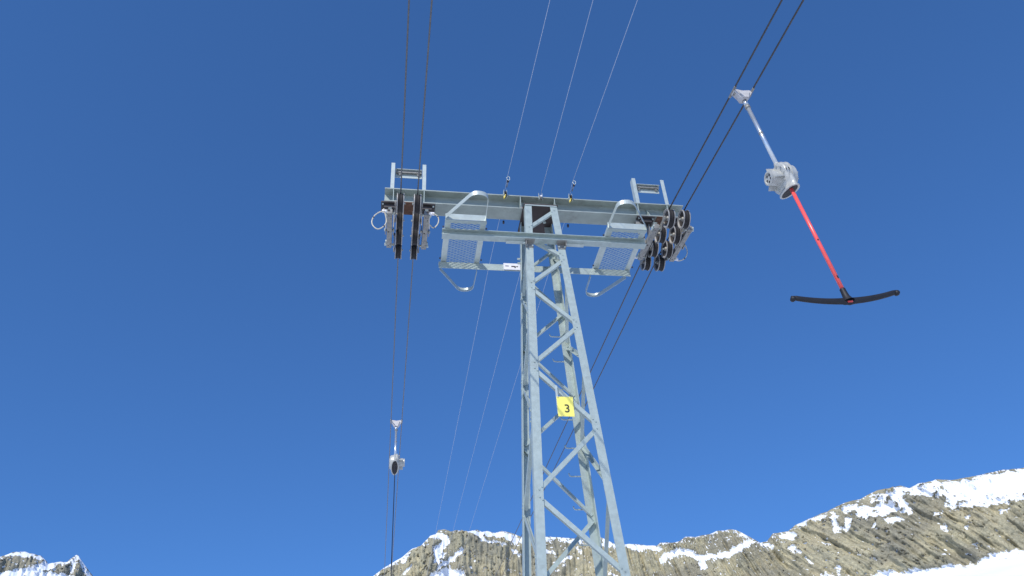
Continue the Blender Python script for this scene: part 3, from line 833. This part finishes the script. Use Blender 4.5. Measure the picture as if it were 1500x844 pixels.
haul_rope(XL0, XL0, 'leftmost haul rope, running overhead to the outer left pulleys', ROPE_L, 0.0095)
haul_rope(XL1, XL1, 'second haul rope from the left, over the inner left pulleys', ROPE_L, 0.0095)
haul_rope(XR0, XR0, 'dark haul rope over the right pulleys nearest the tower', ROPE)
haul_rope(XR1, XR1, 'dark rightmost haul rope over the outer right pulleys', ROPE)

# ---------------------------------------------------------------- signal wires and their eye pulleys on the beam
def signal_wire(pts, label, r=0.0034):
    tag(MB().tube([P(*p) for p in pts], r, 8).build('signal_wire', WIRE), label, 'wire', 'thin wires over the crossbeam')
def wz(y): return 0.305 + (0.055 * y if y < 0 else 0.03 * y)
signal_wire([(-.28, -14, wz(-14)), (-.50, -3.9, wz(-3.9)), (-.562, -.45, .335), (-.562, -.16, .30), (-.562, .5, .30), (-.58, 2, wz(2)), (-.58, 16.6, wz(16.6)), (-.58, 60, wz(60))], 'leftmost thin pale wire crossing the beam left of the tower')
signal_wire([(.02, -14, wz(-14)), (.04, -3.9, wz(-3.9)), (.045, -.3, .33), (.045, .3, .32), (.03, 2, wz(2)), (.0, 17, wz(17)), (-.0, 60, wz(60))], 'middle thin pale wire crossing the beam above the tower')
signal_wire([(.80, -14, wz(-14)), (.60, -4, wz(-4)), (.515, -.45, .335), (.53, -.16, .30), (.565, .5, .30), (.57, 2, wz(2)), (.56, 17, wz(17)), (.56, 60, wz(60))], 'rightmost thin pale wire crossing the beam right of the tower')
def eye_pulley(x, label, small=False):
    t = thing('wire_pulley', label, 'pulley', P(x, -0.19, BH), 'small wire pulleys on the crossbeam')
    y = -0.19
    if not small:
        MB().lathe([(-.014, .0001), (-.014, .055), (-.005, .045), (.005, .045), (.014, .055), (.014, .0001)], P(x, y, 0.255), X1, 20).build('wheel', RUBBER, t)
        c = MB()
        for s in (-1, 1): c.box(P(x + s * .024, y, 0.255), (0.006, 0.045, 0.16))
        c.bolt(P(x - .027, y, .255), -X1, .012, .01); c.bolt(P(x + .027, y, .255), X1, .012, .01)
        c.build('bracket', GALV_LIGHT, t)
        MB().bar(P(x, y - .03, .215), P(x - .03, y - .02, .135), .022, .012).bar(P(x - .005, y - .03, .165), P(x - .035, y - .02, .175), .016, .012).build('clip', YELLOW, t)
        # wire termination: thimble and clamp
        c = MB(); ring = [P(x + .02 + .024 * math.cos(a), y - .26, .36 + .042 * math.sin(a)) for a in [2 * PI * k / 14 for k in range(15)]]
        c.tube(ring, .006, 6); c.build('thimble', GALV_LIGHT, t)
        c = MB().tube([P(x + .012, y - .10, .315), P(x + .016, y - .22, .335)], .008, 8)
        c.build('link', CAST, t)
        MB().box(P(x + .016, y - .23, .325), (.03, .03, .03)).build('clamp', TAPE, t)
        MB().box(P(x + .01, 0.20, -.012), (.028, .03, .05)).build('lower_clamp', TAPE, t)
    else:
        c = MB()
        for s in (-1, 1): c.box(P(x + s * .028, y, 0.245), (0.006, 0.03, 0.14))
        c.build('bracket', GALV_LIGHT, t)
        MB().lathe([(-.02, .0001), (-.02, .036), (.02, .036), (.02, .0001)], P(x, y, .225), X1, 16).build('wheel', CAST, t)
        MB().lathe([(0, .0001), (0, .016), (.01, .016), (.01, .0001)], P(x, y - .045, .215), -Y1, 12).build('pin', WHITE, t)
eye_pulley(-.555, 'small black wire pulley with yellow clip on beam left of tower')
eye_pulley(.535, 'small black wire pulley with yellow clip on beam right of tower')
eye_pulley(.03, 'small grey bracket pulley on beam edge directly above tower', True)

# ---------------------------------------------------------------- tower number sign
def text_mesh(name, body, size, loc, rotm, material, parent, extrude=0.0015, offset=0.0):
    cu = bpy.data.curves.new(name, 'FONT'); cu.body = body; cu.size = size
    cu.align_x = 'CENTER'; cu.align_y = 'CENTER'; cu.extrude = extrude; cu.offset = offset
    tmp = bpy.data.objects.new('tmp_text', cu); COL.objects.link(tmp)
    dg = bpy.context.evaluated_depsgraph_get(); dg.update()
    me = bpy.data.meshes.new_from_object(tmp.evaluated_get(dg))
    bpy.data.objects.remove(tmp)
    me.materials.clear(); me.materials.append(material); me.name = name
    o = bpy.data.objects.new(name, me); COL.objects.link(o)
    o.parent = parent
    mm = rotm.to_4x4(); mm.translation = Vector(loc) - ORG[parent.name]
    o.matrix_local = mm
    return o
SY = -half(-3.75) - 0.012
sign = thing('number_sign', 'yellow metal plate with black number 3 on the tower', 'sign', P(0.012, SY, -3.77))
MB().box(P(0.012, SY, -3.77), (0.218, 0.004, 0.29)).build('plate', SIGNY, sign, bevel=0.001)
text_mesh('numeral', '3', 0.165, P(0.030, SY - 0.0045, -3.805), Matrix(((1, 0, 0), (0, 0, -1), (0, 1, 0))), INK, sign, 0.001, 0.001)
c = MB()
for k in (-.09, .085): c.bolt(P(0.012 + k, SY - .002, -3.638), -Y1, .0065, .006)
c.build_each('screw', CAST, sign)
MB().box(P(-0.088, SY + .009, -3.66), (0.03, 0.008, 0.42)).build('strap', GALV_LIGHT, sign)

# ---------------------------------------------------------------- drag hangers
def hanger_parts(t, M, flip=1):
    """M maps hanger coordinates (x across the ropes, y along them, z up; pivot at origin) to the world"""
    def W(*p): return M @ Vector(p)
    Rm_ = M.to_3x3()
    ax, ay, az_ = Rm_ @ X1, Rm_ @ Y1, Rm_ @ Z1
    # tube
    MB().tube([W(0, 0, -.03), W(0, 0, -.10)], .030, 12).tube([W(0, 0, -.10), W(0, 0, -1.20)], .0265, 14).build('hanger_tube', TUBEM, t)
    MB().tube([W(0, -.0, -.62), W(0, -.0, -.65)], .0285, 14).tube([W(0, 0, -.12), W(0, 0, -.16)], .034, 12).build_each('collar', CAST, t)
    # spring box
    bz = -1.40; cx = -0.015
    body = MB()
    body.lathe([(-.060, .0001), (-.060, .150), (-.048, .170), (-.034, .182), (-.032, .194), (-.022, .194), (-.020, .182), (.020, .182), (.022, .194), (.032, .194), (.034, .182), (.050, .166), (.075, .158), (.110, .152), (.130, .125), (.142, .08), (.142, .0001)], W(cx, 0, bz), ax, 40, False)
    # tube socket on top
    body.tube([W(0, 0, bz + .13), W(0, 0, bz + .24)], .036, 14)
    body.prism([(-.07, 0), (.07, 0), (.03, .10), (-.03, .10)], W(.0, 0, bz + .13), ay, az_, ax, .05)
    sb = body.build('spring_box', CLEARG, t, bevel=0.004)
    # bolts and ribs round the shoulder
    c = MB()
    for k in range(10):
        a = 2 * PI * k / 10 + .2
        c.bolt(W(cx - .05, .148 * math.cos(a), bz + .148 * math.sin(a)), -ax, .013, .022)
        c.bolt(W(cx + .118, .122 * math.cos(a), bz + .122 * math.sin(a)), ax, .010, .016)
    c.build_each('housing_bolt', CLEARG, sb)
    c = MB()
    for k in range(3):
        a = PI / 2 + k * 2 * PI / 3
        c.box(W(cx - .10, .115 * math.cos(a), bz + .115 * math.sin(a)), (.11, .014, .075), Rm_ @ Matrix.Rotation(a - PI / 2, 3, 'X'))
    c.build_each('housing_rib', CLEARG, sb)
    # drum boss with a recessed end face
    boss = MB().lathe([(-.05, .100), (-.085, .092), (-.165, .083), (-.175, .086), (-.190, .086), (-.192, .070), (-.178, .066), (-.178, .0001)], W(cx, 0, bz), ax, 28).build('drum_boss', CLEARG, sb)
    c = MB()
    for k in range(5):
        a = 2 * PI * k / 5
        c.lathe([(0, .0001), (0, .0135), (.004, .0135), (.004, .0001)], W(cx - .179, .042 * math.cos(a), bz + .042 * math.sin(a)), -ax, 10)
    c.build_each('end_hole_disc', HOLE_SHADE, sb)  # dark discs painted as the shaded holes of the end face
    # skirt under the drum, ending in a long slot with a flared rim; a dark cover at the rim paints the shade inside
    md = (ay * 0.22 * flip - az_ * 0.975).normalized()
    up2 = md.cross(ax).normalized()
    def ell(c_, a, b_, n=30): return [c_ + ax * (a * math.cos(2*PI*k/n)) + up2 * (b_ * math.sin(2*PI*k/n)) for k in range(n)]
    def loft(rings):
        n = len(rings[0]); vs = [p for r in rings for p in r]
        return MB().add(vs, [(i*n+k, i*n+(k+1) % n, (i+1)*n+(k+1) % n, (i+1)*n+k) for i in range(len(rings)-1) for k in range(n)], True)
    c0 = W(cx, 0, bz - .04); c1 = W(cx + .02, .015 * flip, bz - .205)
    loft([ell(c0, .055, .185), ell(c0.lerp(c1, .5), .066, .180), ell(c1 - md * .012, .068, .158), ell(c1 - md * .010, .088, .176), ell(c1, .088, .176), ell(c1, .064, .152), ell(c0.lerp(c1, .55), .056, .150)]).build('rope_mouth', CLEARG, sb)
    loft([ell(c0.lerp(c1, .985), .0645, .153), ell(c0.lerp(c1, .975), .001, .001)]).build('mouth_shade_cover', HOLE_SHADE, sb)
    return W, (ax, ay, az_), bz

def rope_clamp(t, pL, pR, y, zf, Mp):
    """Bracket gripping both ropes; pL, pR rope positions in world"""
    mid = (pL + pR) / 2; piv = Mp
    d = Vector((0, 1, rope_z(y + .1) / .1 - rope_z(y) / .1)); d = Vector((0, 1, 0.11)).normalized()
    gp = MB()
    w = (pR - pL).length / 2
    up = Z1
    poly = [(-w - .008, -.010), (-w + .02, -.055), (-.055, -.14), (-.035, -.165), (.035, -.165), (.055, -.14), (w - .02, -.055), (w + .008, -.010), (w - .04, .008), (0, -.008), (-w + .04, .008)]
    gp.prism(poly, mid, X1, Z1, d, .09)
    gp.prism([(-.075, -.03), (.075, -.03), (.04, -.15), (-.04, -.15)], mid, X1, Z1, d, .13)
    gp.build('clamp_plate', CLAMPM, t, bevel=0.003)
    for p, s in ((pL, -1), (pR, 1)):
        mb = MB()
        mb.sweep(p - d * .10, p + d * .10, X1, Z1.copy(), [(-.014, -.018), (.014, -.018), (.018, -.004), (.014, .004), (-.014, .004), (-.018, -.004)])
        mb.prism([(-.05, -.012), (.05, -.012), (.02, -.06), (-.02, -.06)], p + X1 * (-s * .014), d, Z1, X1, .016)
        mb.build('rope_grip', CAST, t, bevel=0.003)
        MB().lathe([(-.016, .0001), (-.016, .024), (.016, .024), (.016, .0001)], p + Vector((-s * .055, -.02, -.055)), d, 12).build('grip_spring', DARKM, t)
    MB().tube([mid + Vector((0, -.035, -.15)), mid + Vector((0, .035, -.15))], .020, 12).tube([mid + Vector((0, 0, -.14)), mid + Vector((0, 0, -.20))], .016, 10).build('pivot_pin', DARKM, t)

# near hanger: retracted pole with crossbar, swung slightly outwards
YH = -3.30
pL = P(XR0, YH, rope_z(YH)); pR = P(XR1, YH, rope_z(YH))
t1 = thing('t_bar_hanger', 'near drag lift hanger with red pole and black curved crossbar', 'drag lift hanger', (pL + pR) / 2, 'drag lift hangers clamped on the haul ropes')
piv = (pL + pR) / 2 + Vector((0, 0, -.15))
SW = math.radians(6.5)
M1 = Matrix.Translation(piv) @ Matrix.Rotation(-SW, 4, 'Y')
rope_clamp(t1, pL, pR, YH, 0, piv)
W, (ax, ay, az_), bz = hanger_parts(t1, M1, 1)
pole_x = -0.012; py = -0.05
pole = MB().tube([W(pole_x, py, bz - .10), W(pole_x + .002, py, -3.08)], .0215, 16).build('pole', RED, t1)
cs = MB()
for i, zq in enumerate((-2.41, -2.93)):
    cs.box(W(pole_x - .006 + .008 * i, py - .0205, zq), (.016, .005, .018 + .02 * i), M1.to_3x3())
cs.build_each('pole_mark', INK, pole)
tz = -3.235
n = 25; mb = MB(); vs = []
L2 = 0.625
for i in range(n):
    u = -1 + 2 * i / (n - 1)
    zc_ = tz + 0.085 * u * u
    hh = 0.040 * (1 - .28 * abs(u)) ; ww = 0.024
    if abs(u) > 0.96: hh *= 1.15; ww *= 1.1
    if abs(u) > 0.999: hh *= .6; ww *= .6
    hh += 0.012 * math.exp(-(u / .06) ** 2)
    for k in range(14):
        a = 2 * PI * k / 14
        vs.append(W(pole_x + u * L2, py + ww * math.cos(a), zc_ + hh * math.sin(a)))
fs = [(i * 14 + k, i * 14 + (k + 1) % 14, (i + 1) * 14 + (k + 1) % 14, (i + 1) * 14 + k) for i in range(n - 1) for k in range(14)] + [tuple(range(14)), tuple(range(14 * n - 14, 14 * n))]
mb.add(vs, fs, True)
tb = mb.build('crossbar', BLACKP, t1)
MB().lathe([(0, .030), (.035, .031), (.10, .036), (.135, .050), (.16, .065)], W(pole_x, py, tz + .155), -az_, 20, True).build('socket', BLACKP, tb)
c = MB()
for s in (-1, 1):
    c.lathe([(-.03, .0001), (-.026, .022), (0, .030), (.026, .022), (.03, .0001)], W(pole_x + s * L2 * .985, py, tz + .078 - .012), ay, 12, True)
c.build_each('end_knob', BLACKP, tb)
c = MB().box(W(pole_x, py - .025, tz - .022), (.055, .012, .014), M1.to_3x3()); c.build('red_mark', RED, tb)
MB().lathe([(0, .0001), (0, .009), (.004, .009), (.004, .0001)], W(pole_x + .012, py - .030, tz + .03), -ay, 10).build('bolt_head', GALV_LIGHT, tb)
rt = M1.to_3x3() @ Matrix(((1, 0, 0), (0, 0, -1), (0, 1, 0))) @ Matrix.Rotation(math.radians(55), 3, 'Z')
text_mesh('hanger_number', '10', .06, W(-.045, -.187, bz - .02) , (M1.to_3x3() @ Matrix(((1, 0, 0), (0, 0, -1), (0, 1, 0)))), INK, t1, .0015, .0015)

# far hanger: rope drawn out by a rider beyond the lower edge of the picture
YF = 7.4
pL = P(XL0, YF, rope_z(YF)); pR = P(XL1, YF, pL.z - O.z)
t2 = thing('t_bar_hanger', 'far hanger on the left ropes with its thin dark rope drawn out', 'drag lift hanger', (pL + pR) / 2, 'drag lift hangers clamped on the haul ropes')
piv = (pL + pR) / 2 + Vector((0, 0, -.15))
rope_clamp(t2, pL, pR, YF, 0, piv)
M2 = Matrix.Translation(piv) @ Matrix.Rotation(math.radians(-30), 4, 'X') @ Matrix.Rotation(math.radians(180), 4, 'Z')
W, (ax, ay, az_), bz = hanger_parts(t2, M2, 1)
st = W(.0, .14, bz - .20)
en = P(-2.15, 2.35, -8.5)
MB().tube([st, st.lerp(en, .5) + Vector((0, 0, -.06)), en], .0085, 8).build('tow_rope', BLACKP, t2)
dd = (en - st).normalized()
MB().tube([en, en + dd * .75], .0215, 12).build('pole', RED, t2)
e2 = en + dd * .8
MB().tube([e2 + Vector((u * .62, 0, .08 * u * u)) for u in [-1 + k / 8 for k in range(17)]], .028, 12).build('crossbar', BLACKP, t2)

print('objects', len(bpy.data.objects))
